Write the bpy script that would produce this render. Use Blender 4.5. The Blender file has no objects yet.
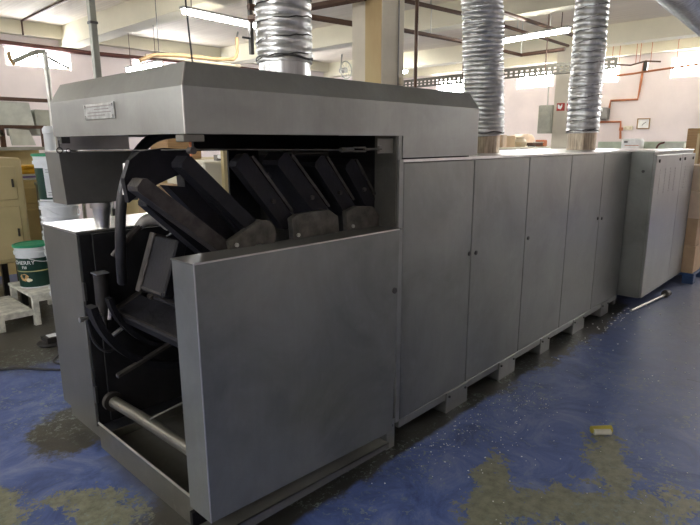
import bpy, bmesh, math, random
from mathutils import Vector, Matrix
random.seed(7)
S = bpy.context.scene
COL = S.collection
PI = math.pi

# ------------------------------------------------------------------ materials
def newmat(name):
    m = bpy.data.materials.new(name); m.use_nodes = True
    nt = m.node_tree; nt.nodes.clear()
    out = nt.nodes.new('ShaderNodeOutputMaterial'); b = nt.nodes.new('ShaderNodeBsdfPrincipled')
    nt.links.new(b.outputs[0], out.inputs[0])
    return m, nt, b
def noise(nt, scale, detail=4, rough=.6, stretch=None, obj=True, dist=0):
    tc = nt.nodes.new('ShaderNodeTexCoord'); mp = nt.nodes.new('ShaderNodeMapping')
    n = nt.nodes.new('ShaderNodeTexNoise')
    nt.links.new(tc.outputs['Object'], mp.inputs[0]); nt.links.new(mp.outputs[0], n.inputs[0])
    if stretch: mp.inputs['Scale'].default_value = stretch
    n.inputs['Scale'].default_value = scale; n.inputs['Detail'].default_value = detail
    n.inputs['Roughness'].default_value = rough; n.inputs['Distortion'].default_value = dist
    return n
def ramp(nt, src, stops):
    r = nt.nodes.new('ShaderNodeValToRGB'); e = r.color_ramp.elements
    while len(e) < len(stops): e.new(.5)
    for k, (p, c) in enumerate(stops):
        e[k].position = p; e[k].color = (c[0], c[1], c[2], 1) if not isinstance(c, float) else (c, c, c, 1)
    nt.links.new(src, r.inputs[0]); return r
def mix(nt, fac, a, b, mode='MIX'):
    m = nt.nodes.new('ShaderNodeMix'); m.data_type = 'RGBA'; m.blend_type = mode
    for s, v in ((0, fac), (6, a), (7, b)):
        if isinstance(v, (int, float)): m.inputs[s].default_value = v
        elif isinstance(v, tuple): m.inputs[s].default_value = (v[0], v[1], v[2], 1)
        else: nt.links.new(v, m.inputs[s])
    return m.outputs[2]
def mat(name, c, rough=.6, metal=0., var=.12, scale=6, bump=0., stretch=None, rvar=0., spec=.5, coat=0):
    m, nt, b = newmat(name)
    n = noise(nt, scale, 5, .6, stretch)
    lo = tuple(x*(1-var) for x in c); hi = tuple(min(1, x*(1+var)) for x in c)
    r = ramp(nt, n.outputs[0], [(.36, lo), (.64, hi)])
    nt.links.new(r.outputs[0], b.inputs['Base Color'])
    b.inputs['Metallic'].default_value = metal; b.inputs['Roughness'].default_value = rough
    b.inputs['Specular IOR Level'].default_value = spec
    b.inputs['Coat Weight'].default_value = coat
    if rvar:
        r2 = ramp(nt, n.outputs[0], [(.3, float(max(.03, rough-rvar))), (.7, float(rough+rvar))])
        nt.links.new(r2.outputs[0], b.inputs['Roughness'])
    if bump:
        n2 = noise(nt, scale*6, 4, .6, stretch); bp = nt.nodes.new('ShaderNodeBump')
        bp.inputs['Strength'].default_value = bump; bp.inputs['Distance'].default_value = .01
        nt.links.new(n2.outputs[0], bp.inputs['Height']); nt.links.new(bp.outputs[0], b.inputs['Normal'])
    return m
def emis(name, c, s):
    m, nt, b = newmat(name)
    b.inputs['Base Color'].default_value = (*c, 1)
    b.inputs['Emission Color'].default_value = (*c, 1); b.inputs['Emission Strength'].default_value = s
    return m
def steel(name, c, rough, metal, smudge=.5):
    """brushed stainless sheet: fine vertical brushing, wiped smudges and a few scratches"""
    m, nt, b = newmat(name)
    n1 = noise(nt, 2.2, 6, .62, None, dist=.6)
    n2 = noise(nt, 9, 5, .6, None, dist=1.0)
    n3 = noise(nt, 60, 3, .5, (1, 1, .04))
    a = ramp(nt, n1.outputs[0], [(.32, tuple(x*.80 for x in c)), (.68, tuple(min(1, x*1.16) for x in c))])
    w = ramp(nt, n2.outputs[0], [(.54, 0.), (.80, 1.)])
    w2 = nt.nodes.new('ShaderNodeMath'); w2.operation = 'MULTIPLY'; w2.inputs[1].default_value = .40*smudge
    nt.links.new(w.outputs[0], w2.inputs[0])
    colr = mix(nt, w2.outputs[0], a.outputs[0], tuple(min(1, x*1.35+.03) for x in c))
    br = ramp(nt, n3.outputs[0], [(.3, .965), (.7, 1.0)])
    colr = mix(nt, 1.0, colr, br.outputs[0], 'MULTIPLY')
    # thin scratches
    s = noise(nt, 5, 2, .5, (1, 1, .35), dist=2.5)
    sr = ramp(nt, s.outputs[0], [(.495, 0.), (.5, 1.), (.505, 0.)])
    sn = noise(nt, 1.7, 3, .5); sm = ramp(nt, sn.outputs[0], [(.54, 0.), (.66, .14*smudge)])
    mm = nt.nodes.new('ShaderNodeMath'); mm.operation = 'MULTIPLY'
    nt.links.new(sr.outputs[0], mm.inputs[0]); nt.links.new(sm.outputs[0], mm.inputs[1])
    colr = mix(nt, mm.outputs[0], colr, (.62, .62, .62))
    nt.links.new(colr, b.inputs['Base Color'])
    b.inputs['Metallic'].default_value = metal
    rr = ramp(nt, n1.outputs[0], [(.34, float(rough-.05)), (.66, float(rough+.07))])
    nt.links.new(rr.outputs[0], b.inputs['Roughness'])
    bp = nt.nodes.new('ShaderNodeBump'); bp.inputs['Strength'].default_value = .05; bp.inputs['Distance'].default_value = .02
    nt.links.new(n1.outputs[0], bp.inputs['Height']); nt.links.new(bp.outputs[0], b.inputs['Normal'])
    return m
M = {}
M['steel'] = steel('brushed_steel', (.262, .272, .248), .38, .72)
M['steel_hood'] = steel('hood_steel', (.315, .325, .30), .38, .72)
M['steel_dull'] = steel('dull_steel', (.20, .20, .182), .46, .74, .3)
M['steel_pan'] = steel('greasy_steel', (.19, .185, .155), .42, .7, 1.0)
M['steel_bright'] = mat('bright_steel', (.62, .62, .60), .3, .9, .1, 8)
M['galv'] = mat('galvanised_foil', (.60, .62, .61), .28, .88, .16, 20, .22)
M['collar'] = mat('stained_collar', (.42, .36, .27), .35, .85, .35, 9, 0, (6, 6, .6))
M['collar_clean'] = mat('collar_steel', (.52, .54, .53), .28, .9, .15, 9, 0, (6, 6, .4))
M['wire'] = mat('wire_dark', (.10, .10, .095), .5, .8)
M['iron'] = mat('baking_iron', (.010, .010, .013), .62, .1, .5, 9, .25, None, .1, .3)
M['iron_edge'] = mat('worn_iron', (.045, .040, .036), .5, .45, .5, 12, .2)
M['iron_bracket'] = mat('bracket_iron', (.085, .08, .066), .55, .4, .45, 14, .2)
M['black'] = mat('greasy_shaded_black', (.008, .008, .009), .6, .2, .5, 5, .2)  # greasy interior black, with the shade inside and under the oven in the colour
M['black_rubber'] = mat('black_rubber', (.02, .02, .022), .42, 0, .2)
M['black_paint'] = mat('black_paint', (.03, .028, .026), .5, .2)
M['brown_paint'] = mat('brown_paint', (.10, .055, .035), .55, .2)
M['red_pipe'] = mat('oxide_red', (.10, .03, .02), .5, 0)
M['copper'] = mat('copper_pipe', (.50, .19, .09), .4, .6)
M['orange_pipe'] = mat('ochre_pipe', (.55, .36, .18), .6)
M['beige_pipe'] = mat('beige_pipe', (.58, .50, .36), .6)
M['grey_pipe'] = mat('grey_pipe', (.34, .35, .29), .5, .2)
M['silver_pipe'] = mat('silver_pipe', (.55, .55, .50), .4, .7)
M['cream'] = mat('cream_enamel', (.54, .45, .24), .5, 0, .06, 3)
M['cream_dark'] = mat('cream_enamel_aged', (.52, .41, .19), .5, 0, .06, 3)
M['cream_light'] = mat('ivory_enamel', (.72, .68, .54), .5, 0, .06, 3)
M['seam'] = mat('fitting_dark', (.05, .045, .035), .8)  # plain dark colour of the cabinet handles and machine slot
M['white_plastic'] = mat('white_plastic', (.74, .78, .80), .35, 0, .04, 4)
M['green_label'] = mat('dark_green_label', (.003, .040, .026), .35, 0, .08, 6)
M['green_lid'] = mat('green_lid', (.03, .30, .15), .35, 0, .08)
M['gold'] = mat('label_gold', (.45, .42, .18), .5)
M['cookie'] = mat('biscuit_print', (.62, .36, .14), .6, 0, .4, 60)
M['cookie2'] = mat('cream_print', (.75, .68, .50), .6, 0, .2, 60)
M['print_white'] = mat('white_print', (.85, .86, .84), .6)
M['paper'] = mat('label_paper', (.70, .73, .74), .7)
M['paper_grey'] = mat('label_ink', (.20, .23, .25), .7)
M['painted_wood'] = mat('worn_white_paint', (.62, .62, .54), .6, 0, .25, 14)
M['cardboard'] = mat('cardboard', (.52, .37, .22), .8, 0, .10, 4)
M['cardboard_pale'] = mat('cardboard_pale', (.72, .57, .42), .8, 0, .10, 4)
M['tape'] = mat('tan_tape', (.40, .27, .15), .4)
M['blue_plastic'] = mat('blue_pallet', (.02, .06, .16), .45, 0, .15)
M['yellow'] = mat('yellow_plastic', (.75, .42, .02), .5)
M['mustard'] = mat('mustard_plastic', (.42, .36, .05), .5)
M['purple'] = mat('purple_sheet', (.25, .16, .42), .6)
M['wood'] = mat('brown_wood', (.36, .22, .10), .6, 0, .15, 5, 0, (1, 1, 12))
M['wood_light'] = mat('light_wood', (.60, .48, .28), .6)
M['pale_green'] = mat('pale_green', (.52, .60, .50), .6)
M['grey_plastic'] = mat('grey_plastic', (.26, .25, .23), .5)
M['panel_grey'] = mat('panel_grey', (.50, .50, .40), .5)
M['sign_red'] = mat('sign_red', (.42, .03, .02), .5)
M['sheet_pale'] = mat('pale_sheet', (.55, .57, .50), .5, .2)
M['nameplate'] = mat('nameplate', (.46, .48, .46), .35, .7, .2, 30)
M['rag'] = mat('grey_cap', (.40, .39, .35), .5, .2, .2, 20)
M['wall'] = mat('wall_plaster', (.82, .735, .71), .85, 0, .05, 1.2)
M['column'] = mat('column_plaster', (.66, .61, .49), .8, 0, .08, 1.5)
M['beam'] = mat('beam_paint', (.76, .72, .56), .85, 0, .05, 1)
M['tube_glow'] = emis('tube_glow', (1, .97, .92), 26)
M['fixture'] = mat('fixture_grey', (.30, .30, .28), .5)
M['daylight'] = emis('daylight_pane', (.93, .95, 1), 14)
M['frame'] = mat('window_frame', (.70, .66, .58), .5)

def floor_mat():
    m, nt, b = newmat('painted_concrete')
    big = noise(nt, .9, 5, .6, None, dist=.8); fine = noise(nt, 22, 6, .7); mid = noise(nt, 3.4, 8, .74, None, dist=.9)
    blue = ramp(nt, mid.outputs[0], [(.32, (.030, .056, .165)), (.5, (.085, .13, .32)), (.68, (.19, .235, .38))])
    worn = ramp(nt, fine.outputs[0], [(.3, (.13, .135, .09)), (.7, (.27, .275, .19))])
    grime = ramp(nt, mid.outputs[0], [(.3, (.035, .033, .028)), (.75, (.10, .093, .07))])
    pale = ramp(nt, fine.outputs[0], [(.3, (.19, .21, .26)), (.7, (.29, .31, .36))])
    tc = nt.nodes.new('ShaderNodeTexCoord')
    # worn, dirty and pale patches: each a distorted blob at its own place on the floor
    nz = noise(nt, 3.0, 10, .78); sub = nt.nodes.new('ShaderNodeVectorMath'); sub.operation = 'SUBTRACT'
    sub.inputs[1].default_value = (.5, .5, .5); nt.links.new(nz.outputs['Color'], sub.inputs[0])
    sc = nt.nodes.new('ShaderNodeVectorMath'); sc.operation = 'SCALE'; sc.inputs['Scale'].default_value = .75
    nt.links.new(sub.outputs[0], sc.inputs[0])
    ad = nt.nodes.new('ShaderNodeVectorMath'); ad.operation = 'ADD'
    nt.links.new(tc.outputs['Object'], ad.inputs[0]); nt.links.new(sc.outputs[0], ad.inputs[1])
    sx = nt.nodes.new('ShaderNodeSeparateXYZ'); wob = nt.nodes.new('ShaderNodeVectorMath'); wob.operation = 'SCALE'; wob.inputs['Scale'].default_value = .10
    nt.links.new(sub.outputs[0], wob.inputs[0]); wa = nt.nodes.new('ShaderNodeVectorMath'); wa.operation = 'ADD'
    nt.links.new(tc.outputs['Object'], wa.inputs[0]); nt.links.new(wob.outputs[0], wa.inputs[1]); nt.links.new(wa.outputs[0], sx.inputs[0])
    def mth(op, a, b=None):
        q = nt.nodes.new('ShaderNodeMath'); q.operation = op
        for i_, v_ in enumerate((a, b)):
            if v_ is None: continue
            if isinstance(v_, (int, float)): q.inputs[i_].default_value = v_
            else: nt.links.new(v_, q.inputs[i_])
        return q.outputs[0]
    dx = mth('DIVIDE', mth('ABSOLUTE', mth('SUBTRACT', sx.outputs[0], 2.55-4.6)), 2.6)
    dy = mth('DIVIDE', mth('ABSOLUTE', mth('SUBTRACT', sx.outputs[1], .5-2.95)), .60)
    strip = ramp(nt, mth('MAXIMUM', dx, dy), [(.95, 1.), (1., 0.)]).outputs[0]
    def blobs(lst, edge=.1, flake=0.):
        prev = None
        for (x, y, rx, ry, rot) in lst:
            mp = nt.nodes.new('ShaderNodeMapping'); mp.vector_type = 'TEXTURE'
            mp.inputs['Location'].default_value = (x-4.6, y-2.95, 0); mp.inputs['Rotation'].default_value = (0, 0, rot)
            mp.inputs['Scale'].default_value = (rx, ry, 1e3)
            nt.links.new(ad.outputs[0], mp.inputs[0])
            ln = nt.nodes.new('ShaderNodeVectorMath'); ln.operation = 'LENGTH'; nt.links.new(mp.outputs[0], ln.inputs[0])
            if prev is None: prev = ln.outputs['Value']
            else:
                mn = nt.nodes.new('ShaderNodeMath'); mn.operation = 'MINIMUM'
                nt.links.new(prev, mn.inputs[0]); nt.links.new(ln.outputs['Value'], mn.inputs[1]); prev = mn.outputs[0]
        if flake: prev = mth('ADD', prev, mth('MULTIPLY', mth('SUBTRACT', chip.outputs[0], .5), flake))
        r = ramp(nt, prev, [(.9-edge, 1.), (min(1., .9+edge), 0.)]); return r.outputs[0]
    chip = noise(nt, 26, 5, .75, None, dist=.5)
    c = blue.outputs[0]
    c = mix(nt, blobs([(5.8, -1.5, 3.8, 1.7, .1), (7, 5, 7, 4, 0)], .4), c, pale.outputs[0])  # pale dusty floor, with the window reflection at right painted in
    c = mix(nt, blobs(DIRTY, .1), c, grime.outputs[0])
    c = mix(nt, blobs(WORN, .03, 2.2), c, worn.outputs[0])
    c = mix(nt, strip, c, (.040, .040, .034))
    jl = mth('ABSOLUTE', mth('SUBTRACT', sx.outputs[0], 3.35-4.6)); jy = mth('LESS_THAN', sx.outputs[1], -1.0-2.95)
    c = mix(nt, mth('MULTIPLY', mth('LESS_THAN', jl, .006), jy), c, (.06, .07, .09))
    # chipped flakes of paint
    f = noise(nt, 34, 4, .75, None, dist=.6); f2 = noise(nt, 2.1, 3, .6)
    fr = ramp(nt, f.outputs[0], [(.56, 0.), (.60, 1.)]); f2r = ramp(nt, f2.outputs[0], [(.47, 0.), (.58, .8)])
    mm = nt.nodes.new('ShaderNodeMath'); mm.operation = 'MULTIPLY'
    nt.links.new(fr.outputs[0], mm.inputs[0]); nt.links.new(f2r.outputs[0], mm.inputs[1])
    c = mix(nt, mm.outputs[0], c, (.22, .27, .24))
    nt.links.new(c, b.inputs['Base Color'])
    rr = ramp(nt, mid.outputs[0], [(.25, .30), (.75, .52)]); nt.links.new(rr.outputs[0], b.inputs['Roughness'])
    bp = nt.nodes.new('ShaderNodeBump'); bp.inputs['Strength'].default_value = .25; bp.inputs['Distance'].default_value = .006
    nt.links.new(mid.outputs[0], bp.inputs['Height']); nt.links.new(bp.outputs[0], b.inputs['Normal'])
    return m
WORN = [(-.62, 1.05, .22, .26, .3), (-.16, .62, .15, .22, .4), (-.42, .42, .18, .16, .2), (-.30, .88, .12, .10, 0),
        (1.38, -1.0, .60, .18, -.75), (1.85, -.95, .40, .14, .3), (1.05, -.70, .22, .12, 0), (1.32, -.62, .26, .10, .5)]
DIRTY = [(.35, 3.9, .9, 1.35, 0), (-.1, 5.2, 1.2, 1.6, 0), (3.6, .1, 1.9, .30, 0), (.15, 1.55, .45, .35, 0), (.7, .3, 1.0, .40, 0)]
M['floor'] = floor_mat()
def ceiling_mat():
    m, nt, b = newmat('board_ceiling')
    n = noise(nt, 6, 4, .6, (4, .12, 1)); r = ramp(nt, n.outputs[0], [(.35, (.68, .61, .49)), (.65, (.79, .72, .59))])
    nt.links.new(r.outputs[0], b.inputs['Base Color']); b.inputs['Roughness'].default_value = .8
    return m
M['ceiling'] = ceiling_mat()

# ------------------------------------------------------------------ mesh builder
class MB:
    def __init__(s): s.bm = bmesh.new()
    def _x(s, vs, mtx):
        if mtx is not None: bmesh.ops.transform(s.bm, matrix=mtx, verts=vs)
    def box(s, x0, x1, y0, y1, z0, z1, bev=0., mtx=None, seg=1):
        g = bmesh.ops.create_cube(s.bm, size=1)['verts']
        for v in g: v.co = Vector((x0+(v.co.x+.5)*(x1-x0), y0+(v.co.y+.5)*(y1-y0), z0+(v.co.z+.5)*(z1-z0)))
        if bev > 0:
            e = list({e for v in g for e in v.link_edges})
            r = bmesh.ops.bevel(s.bm, geom=e, offset=bev, segments=seg, affect='EDGES', profile=.5)
            g = list({v for f in r['faces'] for v in f.verts} | {v for v in g if v.is_valid})
        s._x(g, mtx); return s
    def cyl(s, p0, p1, r0, r1=None, n=20, cap=True):
        p0, p1 = Vector(p0), Vector(p1); r1 = r0 if r1 is None else r1
        d = p1-p0; q = d.to_track_quat('Z', 'Y').to_matrix().to_4x4()
        g = bmesh.ops.create_cone(s.bm, cap_ends=cap, segments=n, radius1=r0, radius2=r1, depth=d.length)['verts']
        bmesh.ops.transform(s.bm, matrix=Matrix.Translation((p0+p1)/2) @ q, verts=g); return s
    def tube(s, pts, r, n=10, smooth=0):
        pts = [Vector(p) for p in pts]
        for _ in range(smooth):
            q = [pts[0]]
            for a, b in zip(pts, pts[1:]): q += [a*.75+b*.25, a*.25+b*.75]
            pts = q+[pts[-1]]
        rings = []; up = Vector((.13, .21, .97)).normalized()
        for i, p in enumerate(pts):
            t = (pts[min(i+1, len(pts)-1)]-pts[max(i-1, 0)]).normalized()
            u = up - t*up.dot(t)
            if u.length < .05: u = Vector((1, 0, 0)) - t*t.x
            u.normalize(); w = t.cross(u); up = u
            rr = r(i/(len(pts)-1)) if callable(r) else r
            rings.append([s.bm.verts.new(p+(u*math.cos(a)+w*math.sin(a))*rr) for a in [2*PI*k/n for k in range(n)]])
        for A, B in zip(rings, rings[1:]):
            for k in range(n): s.bm.faces.new((A[k], A[(k+1) % n], B[(k+1) % n], B[k]))
        s.bm.faces.new(rings[0][::-1]); s.bm.faces.new(rings[-1]); return s
    def lathe(s, c, prof, n=32, ax='Z', cap=True):
        rings = []
        for r, h in prof:
            rings.append([s.bm.verts.new(Vector(c)+Vector((r*math.cos(a), r*math.sin(a), h))) for a in [2*PI*k/n for k in range(n)]])
        for A, B in zip(rings, rings[1:]):
            for k in range(n): s.bm.faces.new((A[k], A[(k+1) % n], B[(k+1) % n], B[k]))
        if cap: s.bm.faces.new(rings[0][::-1]); s.bm.faces.new(rings[-1])
        return s
    def prism(s, pts, a, b, axis='y', mtx=None):
        """polygon in the xz (axis y), yz (axis x) or xy (axis z) plane, extruded from a to b"""
        f = {'y': lambda p, h: (p[0], h, p[1]), 'x': lambda p, h: (h, p[0], p[1]), 'z': lambda p, h: (p[0], p[1], h)}[axis]
        A = [s.bm.verts.new(f(p, a)) for p in pts]; B = [s.bm.verts.new(f(p, b)) for p in pts]
        s.bm.faces.new(A); s.bm.faces.new(B[::-1])
        for k in range(len(pts)): s.bm.faces.new((A[k], B[k], B[(k+1) % len(pts)], A[(k+1) % len(pts)]))
        s._x(A+B, mtx); return s
    def quad(s, *ps): s.bm.faces.new([s.bm.verts.new(p) for p in ps]); return s
    def bar(s, a, b, y0, y1, w):
        """straight bar in the xz plane from a to b, width w, between y0 and y1"""
        a, b = Vector(a), Vector(b); d = (b-a).normalized(); n = Vector((-d.y, d.x))*w/2
        c = d*.012
        s.prism([a+n*.6, a+c+n, b-c+n, b+n*.6, b-n*.6, b-c-n, a+c-n, a-n*.6], y0, y1); return s
    def build(s, name, m, parent=None, smooth=False, bev=0.):
        bmesh.ops.recalc_face_normals(s.bm, faces=s.bm.faces)
        me = bpy.data.meshes.new(name)
        off = OFF.get(parent.name, Vector((0, 0, 0))) if parent else None
        if parent is None:
            vs = [v.co for v in s.bm.verts]
            lo = Vector([min(v[i] for v in vs) for i in range(3)]); hi = Vector([max(v[i] for v in vs) for i in range(3)])
            off = Vector(((lo.x+hi.x)/2, (lo.y+hi.y)/2, lo.z))
        bmesh.ops.translate(s.bm, vec=-off, verts=s.bm.verts)
        s.bm.to_mesh(me); s.bm.free()
        if smooth:
            for p in me.polygons: p.use_smooth = True
            me.set_sharp_from_angle(angle=math.radians(40))
        me.materials.append(m)
        o = bpy.data.objects.new(name, me); COL.objects.link(o)
        if parent: o.parent = parent; OFF[o.name] = off
        else: o.location = off; OFF[o.name] = off
        return o
OFF = {}
def tag(o, label, cat, group=None, kind=None):
    o['label'] = label
    if cat: o['category'] = cat
    if group: o['group'] = group
    if kind: o['kind'] = kind
    return o
def thing(name, label, cat, loc=(0, 0, 0), group=None, local=False):
    o = bpy.data.objects.new(name, None); COL.objects.link(o); o.location = loc; o.empty_display_size = .1
    OFF[o.name] = Vector((0, 0, 0)) if local else Vector(loc)
    return tag(o, label, cat, group)
def struct(o): o['kind'] = 'structure'; return o
def dup(root, loc, label, rz=0, group=None):
    r = root.copy(); COL.objects.link(r); r.location = loc; r.rotation_euler = (0, 0, rz); r['label'] = label
    if group: r['group'] = group
    for ch in list(root.children):
        c = ch.copy(); COL.objects.link(c); c.parent = r
        for g in list(ch.children):
            d = g.copy(); COL.objects.link(d); d.parent = c
    return r
def textmesh(name, txt, size, m, parent, fn, depth=.001):
    """lettering as mesh; fn maps (u, v, w) to a world point"""
    cu = bpy.data.curves.new(name, 'FONT'); cu.body = txt; cu.size = size; cu.extrude = depth
    cu.align_x = 'CENTER'; cu.align_y = 'CENTER'
    t = bpy.data.objects.new(name, cu); COL.objects.link(t); bpy.context.view_layer.update()
    me = bpy.data.meshes.new_from_object(t); bpy.data.objects.remove(t)
    off = OFF.get(parent.name, Vector((0, 0, 0)))
    for v in me.vertices: v.co = Vector(fn(v.co.x, v.co.y, v.co.z)) - off
    me.materials.clear(); me.materials.append(m)
    o = bpy.data.objects.new(name, me); COL.objects.link(o); o.parent = parent; OFF[o.name] = off
    return o

# ------------------------------------------------------------------ the setting
X0, X1, Y0, Y1, H = -5.0, 14.2, -5.0, 10.9, 4.0
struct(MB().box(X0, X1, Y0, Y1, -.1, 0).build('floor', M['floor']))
struct(MB().box(X0, X1, Y0, Y1, H, H+.1).build('ceiling', M['ceiling']))
def wall_with_holes(name, axis, pos, a0, a1, holes):
    """wall slab, thickness outward, with rectangular window openings (a, b, z0, z1)"""
    mb = MB(); t = .2
    cuts = sorted(holes); z0 = cuts[0][2] if cuts else 0; z1 = cuts[0][3] if cuts else 0
    def put(u0, u1, w0, w1):
        if u1-u0 < 1e-4: return
        s = 1 if pos > 0 else -1
        lo, hi = sorted((pos, pos+s*t))
        if axis == 'x': mb.box(lo, hi, u0, u1, w0, w1)
        else: mb.box(u0, u1, lo, hi, w0, w1)
    if not cuts: put(a0, a1, 0, H)
    else:
        put(a0, a1, 0, z0); put(a0, a1, z1, H)
        u = a0
        for c in cuts: put(u, c[0], z0, z1); u = c[1]
        put(u, a1, z0, z1)
    return struct(mb.build(name, M['wall']))
RW = [(-3.2, -1.9), (-.9, .45), (.95, 2.12), (3.28, 4.45), (4.98, 6.05), (7.4, 8.8)]
BW = [(-2.2, -.6), (2.62, 3.85), (5.2, 6.6), (8.6, 10.0)]
wall_with_holes('wall_right', 'x', X1, Y0, Y1, [(a, b, 3.14, 3.6) for a, b in RW])
wall_with_holes('wall_back', 'y', Y1, X0, X1, [(a, b, 3.17, 3.52) for a, b in BW])
ADDED_LW = [(-2.6, -1.4), (.8, 2.0), (4.4, 5.6)]  # windows added in the unseen left wall to brighten left-facing sides
wall_with_holes('wall_left', 'x', X0, Y0, Y1, [(a, b, 3.05, 3.5) for a, b in ADDED_LW])
wall_with_holes('wall_front', 'y', Y0, X0, X1, [])
k = 0
def window(axis, pos, a, b, z0, z1):
    global k; k += 1
    e = bpy.data.objects.new('window_%d' % k, None); COL.objects.link(e); e['kind'] = 'structure'
    e.location = (pos, (a+b)/2, z0) if axis == 'x' else ((a+b)/2, pos, z0); OFF[e.name] = Vector(e.location)
    sg_ = 1 if pos > 0 else -1
    def bx(mb, u0, u1, d0, d1, w0, w1):
        d0, d1 = sorted((sg_*d0, sg_*d1))
        return mb.box(pos+d0, pos+d1, u0, u1, w0, w1) if axis == 'x' else mb.box(u0, u1, pos+d0, pos+d1, w0, w1)
    f = MB(); t = .045; m_ = (a+b)/2
    bx(f, a, b, .06, .12, z0, z0+t); bx(f, a, b, .06, .12, z1-t, z1)
    bx(f, a, a+t, .06, .12, z0+t, z1-t); bx(f, b-t, b, .06, .12, z0+t, z1-t); bx(f, m_-.02, m_+.02, .06, .12, z0+t, z1-t)
    f.build('window_frame', M['frame'], e)
    for u0, u1 in ((a+t, m_-.02), (m_+.02, b-t)):
        bx(MB(), u0, u1, .08, .09, z0+t, z1-t).build('pane', M['daylight'], e)
for a, b in RW: window('x', X1, a, b, 3.14, 3.6)
for a, b in ADDED_LW: window('x', X0, a, b, 3.05, 3.5)
for a, b in BW: window('y', Y1, a, b, 3.17, 3.52)
n = 0
for bx_, bw in ((-.15, .35), (3.65, .35), (7.43, .35), (11.25, .35)):       # ceiling beams
    n += 1; struct(MB().box(bx_, bx_+bw, Y0, Y1, 3.62, H).build('trim_%d' % n, M['beam']))
for (a, b, c, d) in ((X0, X1, Y1-.22, Y1), (X1-.22, X1, Y0, Y1-.22)):      # edge beams along the walls
    n += 1; struct(MB().box(a, b, c, d, 3.75, H).build('trim_%d' % n, M['beam']))

def column(label, x0, x1, y0, y1, top=3.62):
    c = thing('concrete_column', label, 'column', ((x0+x1)/2, (y0+y1)/2, 0))
    MB().box(x0, x1, y0, y1, 0, top, .008).build('shaft', M['column'], c)
    return c
c1 = column('large cream column rising right behind the oven hood, yellow stained', 4.148, 4.56, 2.60, 3.08, H)
m, nt, b = newmat('yellow_stain')
nn = noise(nt, 1.4, 5, .6, (1, 1, .3)); rr = ramp(nt, nn.outputs[0], [(.35, (.44, .31, .14)), (.65, (.56, .46, .24))])
nt.links.new(rr.outputs[0], b.inputs['Base Color']); b.inputs['Roughness'].default_value = .7
MB().box(4.144, 4.148, 2.61, 2.86, 0, 4.0).build('stained_strip', m, c1)
MB().tube([(4.44, 2.59, 0), (4.44, 2.59, 4.0)], .008).build('conduit', M['grey_plastic'], c1)
MB().box(4.45, 4.52, 2.56, 2.60, 2.36, 2.45, .01).build('switch_box', M['beige_pipe'], c1)
c2 = column('pale far column carrying a small red fire sign', 11.0, 12.0, 2.95, 3.515)
sg = thing('fire_sign', 'small red and white fire sign on the far column', 'sign', (10.99, 3.3, 2.3))
MB().box(10.985, 10.999, 3.27, 3.44, 2.33, 2.49).build('plate', M['sign_red'], sg)
MB().prism([(3.42, 2.46), (3.39, 2.46), (3.36, 2.42), (3.32, 2.47), (3.32, 2.41), (3.35, 2.36), (3.41, 2.38)], 10.980, 10.985, 'x').build('hand_symbol', M['print_white'], sg)
MB().box(10.985, 10.999, 3.16, 3.22, 2.33, 2.49).build('arrow_plate', M['sign_red'], sg)
ep = thing('electrical_panel', 'tall beige electrical panel left of the far column', 'panel', (10.7, 3.7, 1.86))
MB().box(10.96, 11.2, 3.516, 3.84, 1.86, 2.46, .015).build('case', M['panel_grey'], ep)
MB().box(10.945, 10.96, 3.55, 3.81, 1.91, 2.41).build('door', M['panel_grey'], ep)
MB().tube([(11.1, 3.7, 2.46), (11.1, 3.7, 2.95)], .014).build('conduit', M['silver_pipe'], ep)

# ------------------------------------------------------------------ the tunnel oven
L = 4.88; HL_ = 1.964
ov = thing('tunnel_oven', 'long brushed steel baking oven with hood, open end and row of doors', 'oven', (2.4, .6, 0))
top = MB(); top.box(HL_-.02, L, .0, 1.24, 1.585, 1.60); top.box(1.235, HL_-.02, 0, .03, 1.585, 1.6); top.build('top_cover', M['steel_bright'], ov)
MB().box(1.235, L, 1.22, 1.235, .14, 1.607).build('rear_casing', M['steel_dull'], ov)
MB().box(L-.02, L, .03, 1.22, .14, 1.585).build('end_casing', M['steel_dull'], ov)
MB().box(1.26, L-.02, .03, 1.22, .13, .15).build('bottom_tray', M['black'], ov)
MB().box(1.90, 1.92, .03, 1.22, .15, 1.73).build('bulkhead', M['black'], ov)
seams = [1.243, 1.943, 2.678, 3.42, 4.14, 4.868]
locks = {0: [(1.922, 1.006)], 1: [(2.0, 1.0)], 2: [(2.725, 1.002)], 3: [(4.105, 1.006)], 4: [(4.205, .996)]}
for i in range(5):
    a, b = seams[i]+.004, seams[i+1]-.004
    d = MB().box(a, b, 0, .028, .138, 1.582, .004).build('door', M['steel'], ov)
    for (lx, lz) in locks.get(i, []):
        lk = MB().cyl((lx, -.006, lz), (lx, .001, lz), .014).cyl((lx, -.009, lz), (lx, -.005, lz), .008)
        lk.build('lock', M['wire'], d)
# post beside the opening, jamb plate behind it
MB().box(1.205, 1.24, -.003, .012, .135, 1.60, .002).box(1.205, 1.234, .005, .012, 1.60, 1.735).build('door_post', M['steel_hood'], ov)
jb = MB().box(1.195, 1.205, .012, .155, .15, 1.735); jb.build('jamb_plate', M['steel_pan'], ov)
MB().box(1.07, 1.195, .03, .036, 1.632, 1.705, .002).box(1.075, 1.10, .024, .03, 1.64, 1.67, .002).build('cable_bracket', M['steel_pan'], ov)
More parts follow.
